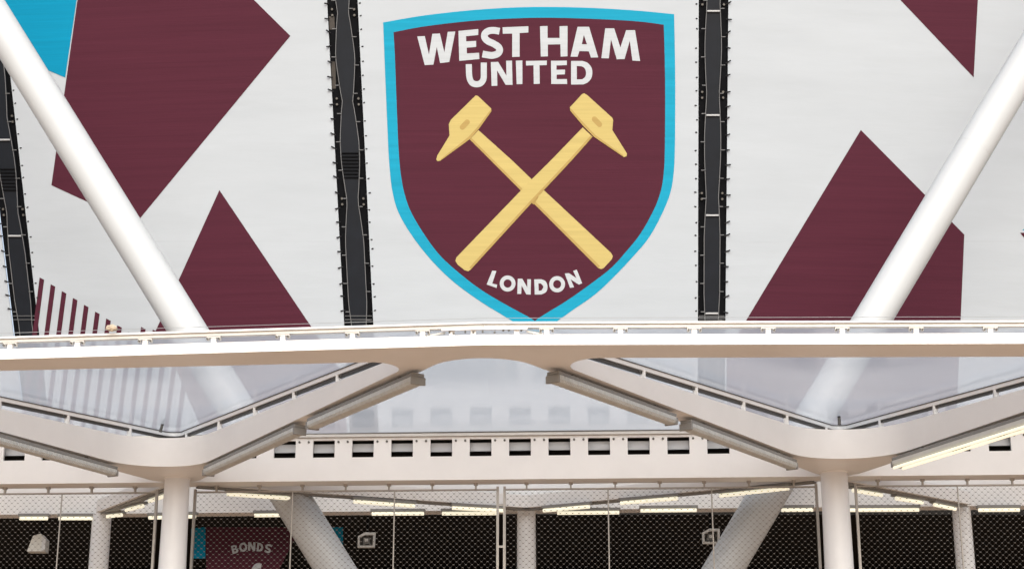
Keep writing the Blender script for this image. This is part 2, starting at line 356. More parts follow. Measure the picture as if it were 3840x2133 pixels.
# black lacing channels between the banners
tie_me = None
def channel(pl, l, r, label, waists, bars, tray_w, grille=None, patches=()):
    base = pl.hit((l(YB) + r(YB)) / 2, YB, -0.1)
    t = thing('lacing_channel', base, label, 'channel', 'black lacing channels between the wrap banners')
    bm = bmesh.new(); lp = [Vector((l(YT) - 2, YT)), Vector((r(YT) + 2, YT)), Vector((r(YB) + 2, YB)), Vector((l(YB) - 2, YB))]
    slab(bm, [lp], lambda p: pl.hit(p[0], p[1], -0.16), lambda p: pl.hit(p[0], p[1], -0.10)); obj('backing', bm, M['black'], t)
    def hw(y):   # half width of the tray as a share of the channel: narrows at each waist
        d = min(abs(y - w) for w in waists); k = min(1.0, d / 150.0); return tray_w[0] + (tray_w[1] - tray_w[0]) * (k ** 0.8)
    ys = list(range(YT, 1215, 30)) + [1212, YB]
    def pt(y, s, bias=0.0): c = 0.5 + s + bias; return Vector((l(y) + (r(y) - l(y)) * c, y))
    bm = bmesh.new(); Lp = [pt(y, -hw(y)) for y in ys]; Rp = [pt(y, hw(y)) for y in ys]
    slab(bm, [Lp + Rp[::-1]], lambda p: pl.hit(p[0], p[1], -0.095), lambda p: pl.hit(p[0], p[1], -0.03)); obj('tray', bm, M['tray'], t)
    for s in (-1, 1):
        bm = bmesh.new(); tube(bm, [pl.hit(*pt(y, s * hw(y)), -0.015) for y in ys], 0.0075, 5); obj('cable', bm, M['wire'], t)
        k = 0
        for y in range(YT + 25, 1200, 106):
            yy = y + (30 if s > 0 else 0); a, b = pt(yy, s * hw(yy) * 0.96), pt(yy, s * (hw(yy) + 0.14))
            bm = bmesh.new(); tube(bm, [pl.hit(*a, 0.0), pl.hit(*b, 0.0)], 0.009, 5); obj('cable_arm', bm, M['wire'], t)
        for w in waists:
            for dy in (-12, 10):
                bm = bmesh.new(); q = pt(w + dy, s * 0.36); tube(bm, [pl.hit(*q, -0.10), pl.hit(*q, -0.055)], 0.022, 8); obj('bolt', bm, M['bolt'], t)
    for y in bars:
        bm = bmesh.new(); beam(bm, pl.hit(*pt(y, -hw(y) * 0.9), -0.01), pl.hit(*pt(y, hw(y) * 0.9), -0.01), 0.03, 0.03); obj('cross_bar', bm, M['bar'], t)
    for y in (1184, 1198):
        bm = bmesh.new(); tube(bm, [pl.hit(*pt(y, -0.46), -0.005), pl.hit(*pt(y, 0.46), -0.005)], 0.006, 5); obj('bottom_wire', bm, M['wire'], t)
    if grille:
        for y in range(grille[0], grille[1], 13):
            bm = bmesh.new(); beam(bm, pl.hit(*pt(y, -hw(y) * 0.92), -0.012), pl.hit(*pt(y, hw(y) * 0.92), -0.012), 0.02, 0.022); obj('grille_rib', bm, M['black'], t)
    for x0, y0, x1, y1 in patches:
        sheet('repair_patch', [[(x0, y0), (x1, y0), (x1 + 2, y1), (x0 + 2, y1)]], pl, -0.092, M['patch'], t)
    y = YT + 20
    while y < 1210:
        for s, e in ((-1, l), (1, r)):
            yy = y + random.uniform(-6, 6); a = Vector((e(yy) - s * 6, yy)); b = Vector((e(yy) + s * (10 + random.uniform(-3, 4)), yy - random.uniform(-7, 9)))
            bm = bmesh.new(); tube(bm, [pl.hit(*a, -0.05), pl.hit(*b, 0.012)], [0.011, 0.015], 5); obj('lacing_tie', bm, M['tie'], t)
        y += 55
channel(P_C, E_Ll, E_Lr, 'black lacing channel with a pinched grey tray beside the shield hammer', [-290, 45, 380, 755, 1290], [], (0.17, 0.31), (572, 668), ((1231, 58, 1252, 108), (1240, 228, 1256, 330)))
channel(P_C, E_Rl, E_Rr, 'black lacing channel with pale cross bars beside the shield border', [-310, 5, 355, 735, 1250], [40, 430, 805, 1172], (0.21, 0.28))
channel(P_L, E_Fl, E_Fr, 'black lacing channel crossed by the white tube next to maroon stripes', [-290, 445, 795, 1280], [522, 882], (0.20, 0.30), (632, 715))

# ------------------------------------------------------------------ white raking tubes
def raking_tube(pa, pb, ytop, ybot, label):
    fx = line_x(pa, pb)
    a, b = at_y(fx(ytop), ytop, 26.3), at_y(fx(ybot), ybot, 26.3)
    d = (b - a).normalized(); b = b + d * ((b.z - 0.0) / -d.z); a = a - d * 6.0
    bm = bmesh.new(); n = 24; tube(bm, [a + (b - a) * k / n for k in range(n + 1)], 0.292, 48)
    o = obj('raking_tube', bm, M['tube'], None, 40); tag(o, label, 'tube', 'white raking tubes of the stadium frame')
    return o, a, b
T1, a1, b1 = raking_tube((-60, 0), (1122, 1915), 0, 1915, 'thick white raking tube crossing the maroon diamond and cyan patch')
T2, a2, b2 = raking_tube((3763, 374), (2851, 1901), 374, 1901, 'thick white raking tube crossing the maroon peaked shape')
for T, a, b, pys in ((T1, a1, b1, ((-60, 0), (1122, 1915), 1500)), (T2, a2, b2, ((3763, 374), (2851, 1901), 560))):
    p = at_y(line_x(pys[0], pys[1])(pys[2]), pys[2], 26.3); d = (b - a).normalized()
    bm = bmesh.new(); tube(bm, [p - d * 0.006, p + d * 0.006], 0.2945, 48); obj('weld_seam', bm, M['tube'], T, 40)

# ------------------------------------------------------------------ canopy
ZS = 6.22
KX, KY = -0.3, 17.28
def front(x): return KY + 0.114 * max(0.0, KX - x) - 0.010 * max(0.0, x - KX)
def ztop(x, y):
    d = y - front(x); return 6.335 + 0.053 * d - 0.004 * max(0.0, d - 3.5) ** 2
def zglass(p): return 6.466 + 0.0615 * (p.y - front(p.x))
def back(x): return 24.93 - 0.05 * x
CAN = thing('glass_canopy', (0, 21, ZS), 'white steel canopy with zigzag beams and dusty glass roof above the mesh screen', 'canopy')
outline = fillet([(-9.6, front(-9.6), 0), (KX, KY, 0), (9.2, front(9.2), 0), (9.2, 17.72, 0), (7.55, 17.73, 0.35),
                  (4.97, back(4.97), 0.38), (4.54, back(4.54), 0.40), (-0.36, 17.23, 0.63), (-4.71, back(-4.71), 0.40), (-5.26, back(-5.26), 0.38),
                  (-8.36, 18.72, 0.35), (-9.6, 18.86, 0)], 12)
hole_L = [(-1.0, 17.95, 0.30), (-4.99, 24.85, 0.80), (-8.05, 18.60, 0.30)]
hole_R = [(0.34, 17.82, 0.35), (4.77, 24.43, 0.89), (7.26, 17.74, 0.30)]
bm = bmesh.new()
slab(bm, [outline, fillet(hole_L, 14), fillet(hole_R, 14)], lambda p: Vector((p.x, p.y, ZS)), lambda p: Vector((p.x, p.y, ztop(p.x, p.y))))
obj('frame', bm, M['paint'], CAN, 35)

# slotted back beam
BA = math.atan2(-0.05, 1.0)
LB = Matrix.Translation((0, 24.93, 0)) @ Matrix.Rotation(BA, 4, 'Z')     # local x along, y behind, z up
LI = Matrix.Translation((0, 27.66, 0)) @ Matrix.Rotation(math.atan2(-0.054, 1.0), 4, 'Z')
PIT, SW, SX = 0.586, 0.325, 0.118
n0, n1 = -16, 16
bm = bmesh.new(); th = 0.05
box(bm, -9.6, 9.6, 0, th, ZS, 6.572, LB); box(bm, -9.6, 9.6, 0, th, 6.832, 6.868, LB)
for i in range(n0, n1 + 1):
    c = SX + PIT * i
    box(bm, c + SW / 2, c + PIT - SW / 2, 0, th, 6.572, 6.832, LB)
box(bm, -9.6, 9.6, th, 0.40, ZS, 6.25, LB)
SB = obj('slotted_beam', bm, M['paint'], CAN)
bm = bmesh.new(); box(bm, -9.6, 9.6, 0.36, 0.40, 6.25, 6.86, LB); box(bm, -9.6, 9.6, th, 0.36, 6.845, 6.86, LB); obj('beam_shade_lining', bm, M['darkbox'], SB)  # dark lining stands in for the shade inside the hollow beam
for i in range(n0, n1 + 1):
    c = SX + PIT * i
    bm = bmesh.new(); box(bm, c - 0.20, c + 0.20, 0.13, 0.16, 6.672 + random.uniform(-.006, .006), 6.80, LB); obj('louvre', bm, M['louvre'], SB)
    for d in (-0.075, 0.065):
        bm = bmesh.new(); p = LB @ Vector((c + PIT / 2 + d, 0, 6.806)); q = LB @ Vector((c + PIT / 2 + d, -0.02, 6.806)); tube(bm, [p, q], 0.017, 8); obj('bolt', bm, M['bolt'], SB)
bm = bmesh.new(); box(bm, -9.6, 9.6, -0.05, 0.06, 6.872, 6.915, LB); obj('back_rail', bm, M['alu'], CAN)
bm = bmesh.new(); box(bm, -9.6, 9.6, -0.06, 0.03, 6.918, 6.932, LB); obj('back_gasket', bm, M['gasket'], CAN)

# front glazing rail on stub posts
RZ0, RZ1 = 6.408, 6.455
def fpt(x, dy=0.0): return Vector((x, front(x) + dy, 0))
for nm, off, z0, z1, w, m in (('front_rail', 0.03, RZ0, RZ1 - 0.012, 0.07, 'alu'), ('front_rail_cap', 0.015, RZ1 - 0.010, RZ1 + 0.008, 0.10, 'paint')):
    for xa, xb in ((-9.6, KX), (KX, 9.2)):
        a, b = fpt(xa, off), fpt(xb, off); a.z = b.z = z1; bm = bmesh.new(); beam(bm, a, b, w, z1 - z0); obj(nm, bm, M[m], CAN)
def mk_post():
    bm = bmesh.new(); box(bm, -0.026, 0.026, -0.02, 0.02, 0, 0.062)
    me = finish(bm, 'post'); me.materials.append(M['paint']); return me
def mk_clamp():
    bm = bmesh.new(); box(bm, -0.075, 0.075, -0.025, 0.03, 0, 0.020); box(bm, -0.075, -0.050, -0.024, 0.02, -0.026, 0); box(bm, 0.050, 0.075, -0.024, 0.02, -0.026, 0)
    me = finish(bm, 'clamp'); me.materials.append(M['alu']); return me
def mk_bolt():
    bm = bmesh.new(); tube(bm, [Vector((0, 0, 0)), Vector((0, -0.022, 0))], 0.011, 8); me = finish(bm, 'bolt'); me.materials.append(M['bolt']); return me
ME_POST, ME_CLAMP, ME_BOLT = mk_post(), mk_clamp(), mk_bolt()
def stub(x, small=False):
    y = front(x) + 0.03; zb = ztop(x, y); rz = math.atan(-0.114) if x < KX else math.atan(-0.010)
    p = link('post', ME_POST, None, CAN, (x, y, zb), (0, 0, rz))
    if small: return
    c = link('clamp', ME_CLAMP, None, p, (x, y - 0.004, zb + 0.055), (0, 0, 0))
    for d in (-0.062, 0.062):
        b = link('bolt', ME_BOLT, None, p, (x + d, y - 0.03, zb + 0.040))
post_px = [1584 - 268 * k for k in range(1, 14)] + [1584, 2050] + [2050 + 277 * k for k in range(1, 13)]
for px in post_px:
    x = at_z(px, 1240, 6.37).x
    if -9.4 < x < 9.0: stub(x)
for px in (1694, 1775, 1938): stub(at_z(px, 1236, 6.37).x, True)
a, b = at_z(1655, 1226, 6.40).x, at_z(1978, 1222, 6.40).x
bm = bmesh.new(); beam(bm, Vector((a, front(a) - 0.012, 6.404)), Vector((KX, KY - 0.012, 6.404)), 0.03, 0.02); beam(bm, Vector((KX, KY - 0.012, 6.404)), Vector((b, front(b) - 0.012, 6.404)), 0.03, 0.02)
obj('splice_bar', bm, M['paint'], CAN)
for k in range(9):
    x = a + (b - a) * (k + 0.6) / 9.4 + random.uniform(-.03, .03)
    link('bolt', ME_BOLT, None, CAN, (x, front(x) + 0.02, 6.372 + random.uniform(-.012, .012)))
for px0, px1, s in ((1598, 1668, 1), (1975, 2036, -1)):
    x0, x1 = at_z(px0, 1240, 6.37).x, at_z(px1, 1240, 6.37).x
    bm = bmesh.new(); beam(bm, Vector((x0, front(x0) + 0.06, 6.36 if s > 0 else 6.39)), Vector((x1, front(x1) + 0.06, 6.39 if s > 0 else 6.36)), 0.03, 0.018); obj('splice_brace', bm, M['alu'], CAN)

# rails of the zigzag beams (they carry the panes over the two open triangles)
def rail_path(hole, r):
    f = fillet([(hole[0][0], hole[0][1], 0), (hole[1][0], hole[1][1], r), (hole[2][0], hole[2][1], 0)], 6); return f
def offset_hole(hole, d):      # push the three sides out by d
    P = [Vector(h[:2]) for h in hole]; n = 3; out = []
    cen = sum(P, Vector((0, 0))) / 3
    L = []
    for i in range(3):
        a, b = P[i], P[(i + 1) % 3]; t = (b - a).normalized(); nn = Vector((-t.y, t.x)); 
        if nn.dot(cen - a) > 0: nn = -nn
        L.append((a + nn * d, t))
    for i in range(3):
        (a, t), (b, u) = L[i - 1], L[i]
        k = ((b - a).x * u.y - (b - a).y * u.x) / (t.x * u.y - t.y * u.x); out.append(a + t * k)
    return [(p.x, p.y, 0) for p in out]
def zrail(p): return zglass(p) - 0.066
GL = {}
for key, hole in (('L', hole_L), ('R', hole_R)):
    oh = offset_hole(hole, 0.05)
    path = rail_path(oh, 0.16)
    for nm, w, z0, z1, m, d in (('glazing_rail', 0.06, 0.0, 0.048, 'paint', 0), ('rail_gasket', 0.075, 0.048, 0.060, 'gasket', 0)):
        bm = bmesh.new()
        for p, q in zip(path, path[1:]):
            beam(bm, Vector((p.x, p.y, zrail(p) + z1)), Vector((q.x, q.y, zrail(q) + z1)), w, z1 - z0)
        obj(nm, bm, M[m], CAN)
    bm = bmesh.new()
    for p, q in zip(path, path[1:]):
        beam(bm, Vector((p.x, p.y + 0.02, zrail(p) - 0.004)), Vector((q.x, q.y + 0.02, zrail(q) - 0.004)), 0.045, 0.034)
    obj('rail_shade_strip', bm, M['gasket'], CAN)  # solid dark strip standing in for the shadow beneath the rail
    # posts along the rail
    acc = 0.0; nxt = 1.02
    for p, q in zip(path, path[1:]):
        L = (q - p).length
        while nxt < acc + L:
            c = p + (q - p) * ((nxt - acc) / L)
            bmq = bmesh.new(); box(bmq, c.x - .03, c.x + .03, c.y - .03, c.y + .03, ztop(c.x, c.y) - 0.004, zrail(c) + 0.004); po = obj('post', bmq, M['paint'], CAN)
            for sgn in (-1, 1):
                e = c + (q - p).normalized() * 0.075 * sgn; link('bolt', ME_BOLT, None, po, (e.x, e.y - 0.03, zrail(e) - 0.022))
            nxt += 1.33
        acc += L

# glass panes: one plane each side of the kink, folded along it
def pane(poly):
    bm = bmesh.new(); bm.faces.new([bm.verts.new((p[0], p[1], zglass(Vector(p)))) for p in poly]); obj('glass_pane', bm, M['glass'], CAN)
def bk(x): return (x, back(x) - 0.07)
pane([(-9.6, front(-9.6)), (-8.6, front(-8.6)), bk(-5.0), bk(-9.6)])
pane([(-8.598, front(-8.598)), (-0.62, front(-0.62)), bk(-4.998)])
pane([(-0.618, front(-0.618)), (KX, KY), bk(KX), bk(-4.996)])
pane([(KX, KY), (-0.02, front(-0.02)), bk(4.77), bk(KX)])
pane([(-0.018, front(-0.018)), (7.45, front(7.45)), bk(4.772)])
pane([(7.452, front(7.452)), (9.2, front(9.2)), bk(9.2), bk(4.774)])

# bird wires strung along the front edge
for dz, lab in ((0.035, 'lower thin bird wire strung along the canopy front edge'), (0.075, 'upper thin bird wire strung along the canopy front edge')):
    bm = bmesh.new(); tube(bm, [(-9.6, front(-9.6) + .06, RZ1 + dz), (KX, KY + .06, RZ1 + dz), (9.2, front(9.2) + .06, RZ1 + dz)], 0.0028, 5)
    tag(obj('bird_wire', bm, M['bar']), lab, 'wire', 'bird wires along the canopy edge')

# small upright sensors at the two node rails
def sensor(px, py, z, lab, lean):
    p = at_z(px, py, z); t = thing('sensor_stub', p, lab, 'sensor', 'sensor stubs on the canopy rail')
    bm = bmesh.new(); tube(bm, [p, p + Vector((lean * .06, 0, 0.10))], [0.024, 0.020], 10); obj('stem', bm, M['bolt'], t, 40)
    bm = bmesh.new(); q = p + Vector((lean * .06, 0, 0.10)); tube(bm, [q, q + Vector((lean * .05, -0.005, 0.06)), q + Vector((lean * .11, -0.02, 0.075))] if lean else [q, q + Vector((0, 0, 0.055)), q + Vector((0, 0, .07))], [0.021, 0.022, 0.016], 10); obj('head', bm, M['tie'], t, 40)
sensor(601, 1619, 6.735, 'small bent dark sensor stub on the rail below the maroon stripes', 0.35)
sensor(3148, 1592, 6.73, 'small straight dark sensor stub on the rail below the maroon peaked shape', 0.0)

# crumpled pale debris lying on the glass edge
bm = bmesh.new(); bmesh.ops.create_icosphere(bm, subdivisions=3, radius=1.0)
for v in bm.verts:
    k = 1 + 0.34 * math.sin(v.co.x * 5.1 + 1.3) * math.cos(v.co.y * 4.3) + random.uniform(-.14, .14)
    v.co = Vector((v.co.x * 0.060 * k, v.co.y * 0.045 * k, v.co.z * 0.032 * k + 0.030))
p = at_z(418, 1240, 6.475); bmesh.ops.translate(bm, verts=bm.verts[:], vec=p)
tag(obj('crumpled_debris', bm, M['lump'], None, 30), 'small crumpled beige debris lying on the glass beside maroon stripes', 'debris')

# ------------------------------------------------------------------ long batten lights under the zigzag beams
def batten(ea, eb, label, lit=False):
    zc = 6.115
    a, b = at_z(*ea, zc), at_z(*eb, zc); c = (a + b) / 2; L = (b - a).length; rz = math.atan2((b - a).y, (b - a).x)
    if rz > math.pi / 2: rz -= math.pi
    if rz < -math.pi / 2: rz += math.pi
    t = thing('batten_light', (c.x, c.y, 6.03), label, 'lamp', 'batten lights under the zigzag beams'); t.rotation_euler = (0, 0, rz)
    def add(n, bm, m, sm=None):
        o = link(n, finish(bm, n, sm), m, t); return o
    h = L / 2
    bm = bmesh.new(); box(bm, -h, h, -0.08, 0.08, 0.105, 0.150); bevel(bm, 0.006); add('housing', bm, M['housing'])
    bm = bmesh.new()
    for s in (-1, 1): box(bm, s * h * 0.7 - 0.02, s * h * 0.7 + 0.02, -0.03, 0.03, 0.150, 0.19)
    add('hanger', bm, M['housing'])
    bm = bmesh.new(); prof = [(-0.085, 0.105), (-0.085, 0.06), (-0.065, 0.028), (-0.03, 0.02), (0.03, 0.02), (0.065, 0.028), (0.085, 0.06), (0.085, 0.105)]
    n = max(8, int(L / 0.05)); rings = []
    for i in range(n + 1):
        x = -h + 0.015 + (L - 0.03) * i / n; k = 1.0 if i % 2 else 0.965
        rings.append([bm.verts.new((x, y * k, 0.105 - (0.105 - z) * k)) for y, z in prof])
    for r0, r1 in zip(rings, rings[1:]):
        for k in range(len(prof) - 1): bm.faces.new((r0[k], r0[k + 1], r1[k + 1], r1[k]))
    bm.faces.new(rings[0]); bm.faces.new(rings[-1])
    add('diffuser', bm, M['diffuser'] if not lit else M['flood'])
    for s in (-1, 1):
        bm = bmesh.new(); box(bm, s * h - 0.015, s * h + 0.015, -0.089, 0.089, 0.016, 0.104); bevel(bm, 0.006); add('end_cap', bm, M['housing'])
    if lit:
        for y in (-0.045, 0.05):
            bm = bmesh.new(); tube(bm, [(-h * 0.97, y * 1.5 - 0.02, 0.0), (h * 0.97, y * 1.5 - 0.02, 0.0)], 0.020, 10); add('lit_tube', bm, M['lit'])
    return t
batten((1568, 1420), (1172, 1590), 'unlit batten light by the front edge, on the beam above the shirt banner')
batten((1124, 1610), (782, 1766), 'unlit ribbed batten light ending at the column that stands beside the name shirt banner')
batten((2073, 1413), (2517, 1573), 'unlit batten light by the front edge, below the channel with pale cross bars')
batten((2572, 1593), (2970, 1742), 'unlit batten light ending at the column below the maroon peaked shape')
batten((-330, 1560), (424, 1768), 'unlit batten light under the beam below the maroon stripes')
batten((3362, 1735), (4100, 1500), 'lit twin tube batten light glowing pale yellow under a zigzag beam', True)

# ------------------------------------------------------------------ columns
def column(x, y, r0, r1, ztp, label, group, collar=True):
    t = thing('support_column', (x, y, 0), label, 'column', group)
    bm = bmesh.new(); n = 10; zs = [ztp * k / n for k in range(n + 1)]
    tube(bm, [(x, y, z) for z in zs], [r1 + (r0 - r1) * z / ztp for z in zs], 40); obj('shaft', bm, M['column'], t, 40)
    if collar:
        bm = bmesh.new(); tube(bm, [(x, y, ztp - 0.02), (x, y, ztp)], r0 + 0.012, 40); obj('collar', bm, M['paint'], t, 40)
    bm = bmesh.new(); tube(bm, [(x, y, 0), (x, y, 0.03)], r1 + 0.12, 40); obj('base_plate', bm, M['paint'], t, 40)
column(-4.93, 24.88, 0.182, 0.265, ZS, 'white round column beside the shirt banner, in front of the mesh', 'columns at the canopy nodes')
column(4.66, 24.42, 0.192, 0.255, ZS, 'white round column below the maroon peaked shape, in front of the mesh', 'columns at the canopy nodes')

# inner beams and columns behind the screen
INN = thing('inner_canopy', (0, 26.5, ZS), 'white inner canopy beams seen through the mesh screen', 'canopy')
bm = bmesh.new(); box(bm, -10.5, 10.5, 0, 0.38, ZS, 6.78, LI); obj('inner_beam', bm, M['paint'], INN)
for a, b in (((-4.75, 25.5), (0.24, 27.55)), ((-5.1, 25.5), (-6.73, 27.95)), ((4.5, 25.1), (0.24, 27.55)), ((4.85, 25.1), (7.25, 27.2))):
    bm = bmesh.new(); beam(bm, (*a, 6.42), (*b, 6.42), 0.24, 0.2); obj('inner_diagonal', bm, M['paint'], INN)
    a3, b3 = Vector((*a, ZS - 0.003)), Vector((*b, ZS - 0.003)); bm = bmesh.new(); beam(bm, a3, b3, 0.12, 0.025); obj('cable_trunking', bm, M['housing'], INN)
for xa, xb in ((-10.3, -3.4), (-3.392, 3.3), (3.308, 10.3)):
    ya, yb = back(xa) + 0.42, back(xb) + 0.42
    bm = bmesh.new(); bm.faces.new([bm.verts.new(p) for p in ((xa, ya, 6.90), (xb, yb, 6.90), (xb, yb + 3.0, 6.97), (xa, ya + 3.0, 6.97))]); obj('added_glass_pane', bm, M['glass'], INN)  # unseen roof pane, added to cut the daylight on the inner beam
column(-6.76, 28.02, 0.155, 0.185, ZS - .001, 'slim white inner column behind the mesh by the hooded floodlight', 'inner columns behind the mesh', False)
column(0.235, 27.80, 0.150, 0.18, ZS - .001, 'slim white inner column behind the mesh beside the ladder post', 'inner columns behind the mesh', False)
column(7.25, 27.40, 0.145, 0.18, ZS - .001, 'slim white inner column behind the mesh at the plain far bay', 'inner columns behind the mesh', False)

# ------------------------------------------------------------------ lit fluorescent lamps behind the screen
def lamp(ea, eb, z, where):
    a, b = at_z(*ea, z), at_z(*eb, z); c = (a + b) / 2; L = (b - a).length; rz = math.atan2((b - a).y, (b - a).x)
    t = thing('fluorescent_lamp', (c.x, c.y, z), where, 'lamp', 'lit fluorescent lamps behind the mesh'); t.rotation_euler = (0, 0, rz); h = L / 2
    bm = bmesh.new(); box(bm, -h - .02, h + .02, -0.06, 0.06, 0.035, 0.075); o = link('housing', finish(bm, 'housing'), M['housing'], t)
    bm = bmesh.new(); tube(bm, [(-h, -0.02, 0.0), (h, -0.02, 0.0)], 0.030, 10); link('lit_tube', finish(bm, 'lit_tube', 50), M['lit'], t)
LS = 'lit lamp on the straight inner beam '
for e, w in ((((75, 1943), (180, 1943)), 'above the hooded floodlight'), (((222, 1943), (345, 1943)), 'next to the slim column near the hooded floodlight'),
          (((560, 1941), (735, 1936)), 'behind the column beside the shirt banner'), (((955, 1932), (1055, 1931)), 'above the shirt banner, against the raking tube'),
          (((1395, 1926), (1590, 1925)), 'above the square floodlight near the shirt banner'), (((1658, 1925), (1868, 1924)), 'ending at the ladder post'),
          (((2090, 1923), (2322, 1921)), 'crossed by a stay cable by the ladder post'), (((2402, 1914), (2612, 1912)), 'above the floodlight half hidden by a stay cable'),
          (((2930, 1912), (3048, 1911)), 'between raking tube and column below the maroon peak'), (((3185, 1912), (3445, 1911)), 'running long from behind the peak-side column'),
          (((3668, 1912), (3822, 1911)), 'beyond the slim column in the plain far bay')):
    lamp(*e, 6.13, LS + w)
D1, D2, D3, D4 = 'over the shirt banner', 'over the cable-crossed floodlight', 'beside the hooded floodlight bay', 'in the plain far bay'
for e, w, k in ((((850, 1852), (1148, 1872)), D1, 0), (((1325, 1880), (1552, 1897)), D1, 1), (((1695, 1904), (1885, 1914)), D1, 2),
          (((2040, 1914), (2212, 1899)), D2, 2), (((2330, 1886), (2542, 1868)), D2, 1), (((2702, 1858), (2960, 1830)), D2, 0),
          (((405, 1936), (460, 1930)), D3, 2), (((478, 1912), (540, 1896)), D3, 1), (((565, 1878), (625, 1858)), D3, 0),
          (((3195, 1838), (3302, 1856)), D4, 0), (((3356, 1868), (3455, 1884)), D4, 1), (((3500, 1892), (3578, 1908)), D4, 2)):
    lamp(*e, 6.13, ('lit lamp nearest the front column on the diagonal ', 'middle lit lamp of three on the diagonal ', 'lit lamp nearest the slim column on the diagonal ')[k] + w)

# ------------------------------------------------------------------ wire mesh screen
MW, MH = 0.092, 0.088
def mesh_panel(pxa, pxb, label, cables=(), end_posts=(True, True)):
    yw = 0.33
    def ux(px, py=1960):       # along the screen line
        d = bearing(px, py); k = (24.93 + yw) / (d.y + 0.05 * d.x); return (d.x * k) / math.cos(BA)
    u0, u1 = ux(pxa), ux(pxb); zt, zb_ = 6.115, 0.15
    base = LB @ Vector(((u0 + u1) / 2, yw, 0)); t = thing('mesh_screen', base, label, 'mesh screen', 'wire mesh screens below the canopy')
    bm = bmesh.new()
    def seg(p, q, w=0.0008):
        p, q = Vector(p), Vector(q); d = (q - p).normalized(); n = Vector((-d.z, 0, d.x)) * w; m = Vector((0, w * 1.7, 0))
        r = [LB @ x for x in (p + n, p - n, p - m, q + n, q - n, q - m)]; v = [bm.verts.new(x) for x in r]
        for f in ((0, 1, 4, 3), (1, 2, 5, 4), (2, 0, 3, 5)): bm.faces.new([v[i] for i in f]).material_index = 1
    def knot(u, z):
        c = LB @ Vector((u, yw - 0.004, z)); a, h, d = 0.019, 0.0060, 0.007
        X = Vector((math.cos(BA), math.sin(BA), 0)) * a; Zv = Vector((0, 0, h)); Y = Vector((0, -d, 0))
        v = [bm.verts.new(x) for x in (c - X, c + X, c + Zv, c - Zv, c + Y)]
        for f in ((0, 4, 2), (2, 4, 1), (1, 4, 3), (3, 4, 0)): bm.faces.new([v[i] for i in f])
    rows = int((zt - 3.2) / (MH / 2)); cols = int((u1 - u0) / MW)
    for j in range(rows):
        z = zt - j * MH / 2; o = (j % 2) * MW / 2
        for i in range(cols + 1):
            u = u0 + i * MW + o
            if u > u1: continue
            knot(u, z)
            for s in (-1, 1):
                v = u + s * MW / 2
                if u0 <= v <= u1: seg((u, yw, z), (v, yw, z - MH / 2))
    me = bpy.data.meshes.new('wire_net'); bm.to_mesh(me); bm.free(); me.materials.append(M['mesh']); me.materials.append(M['mesh_wire']); o = link('wire_net', me, None, t, (0, 0, 0)); o['kind'] = 'stuff'
    for k, (u, s) in enumerate(((u0, -1), (u1, 1))):
        if not end_posts[k]: continue
        bm = bmesh.new(); box(bm, u - 0.018, u + 0.018, yw - 0.03, yw + 0.03, 0, 6.17, LB); obj('end_post', bm, M['mesh_post'], t)
    bm = bmesh.new(); box(bm, u0, u1, yw - 0.02, yw + 0.02, zt, zt + 0.022, LB); obj('top_rail', bm, M['mesh_post'], t)
    bm = bmesh.new(); box(bm, u0, u1, yw - 0.02, yw + 0.02, 3.15, 3.19, LB); obj('bottom_rail', bm, M['mesh_post'], t)
    for cpx in cables:
        u = ux(cpx); bm = bmesh.new(); tube(bm, [LB @ Vector((u, yw - 0.02, 3.17)), LB @ Vector((u, yw - 0.02, 6.13))], 0.011, 6); obj('stay_cable', bm, M['mesh_post'], t)
    k = 0; n = max(1, round((u1 - u0) / 0.665))
    for i in range(n):
        u = u0 + (i + 0.5) * (u1 - u0) / n
        bm = bmesh.new(); box(bm, u - 0.012, u + 0.012, yw - 0.05, yw + 0.01, 6.13, 6.22, LB); box(bm, u - 0.03, u + 0.03, yw - 0.06, yw + 0.0, 6.19, 6.219, LB); obj('bracket', bm, M['mesh_post'], t)
    return ux
ux = mesh_panel(-560, 578, 'mesh screen bay in front of the hooded floodlight', (222,))
mesh_panel(722, 1862, 'mesh screen bay in front of the maroon shirt banner', (1090, 1474))
mesh_panel(1888, 3063, 'mesh screen bay with a square floodlight beside the raking tube', (2278, 2668))
mesh_panel(3212, 4400, 'mesh screen bay beyond the column, with no floodlight behind', (3595,))
# ladder-like joint post between the two middle bays
t = thing('ladder_post', LB @ Vector((ux(1875), 0.30, 0)), 'slim ladder post joining the two middle mesh bays', 'post')
for i, z in enumerate([3.4 + 0.62 * k for k in range(5)]):
    bm = bmesh.new(); box(bm, ux(1866), ux(1885), 0.30, 0.315, z, z + 0.03, LB); obj('rung', bm, M['mesh_post'], t)
for px in (1864, 1886):
    bm = bmesh.new(); box(bm, ux(px) - 0.012, ux(px) + 0.012, 0.285, 0.298, 0, 6.12, LB); obj('stile', bm, M['mesh_post'], t)

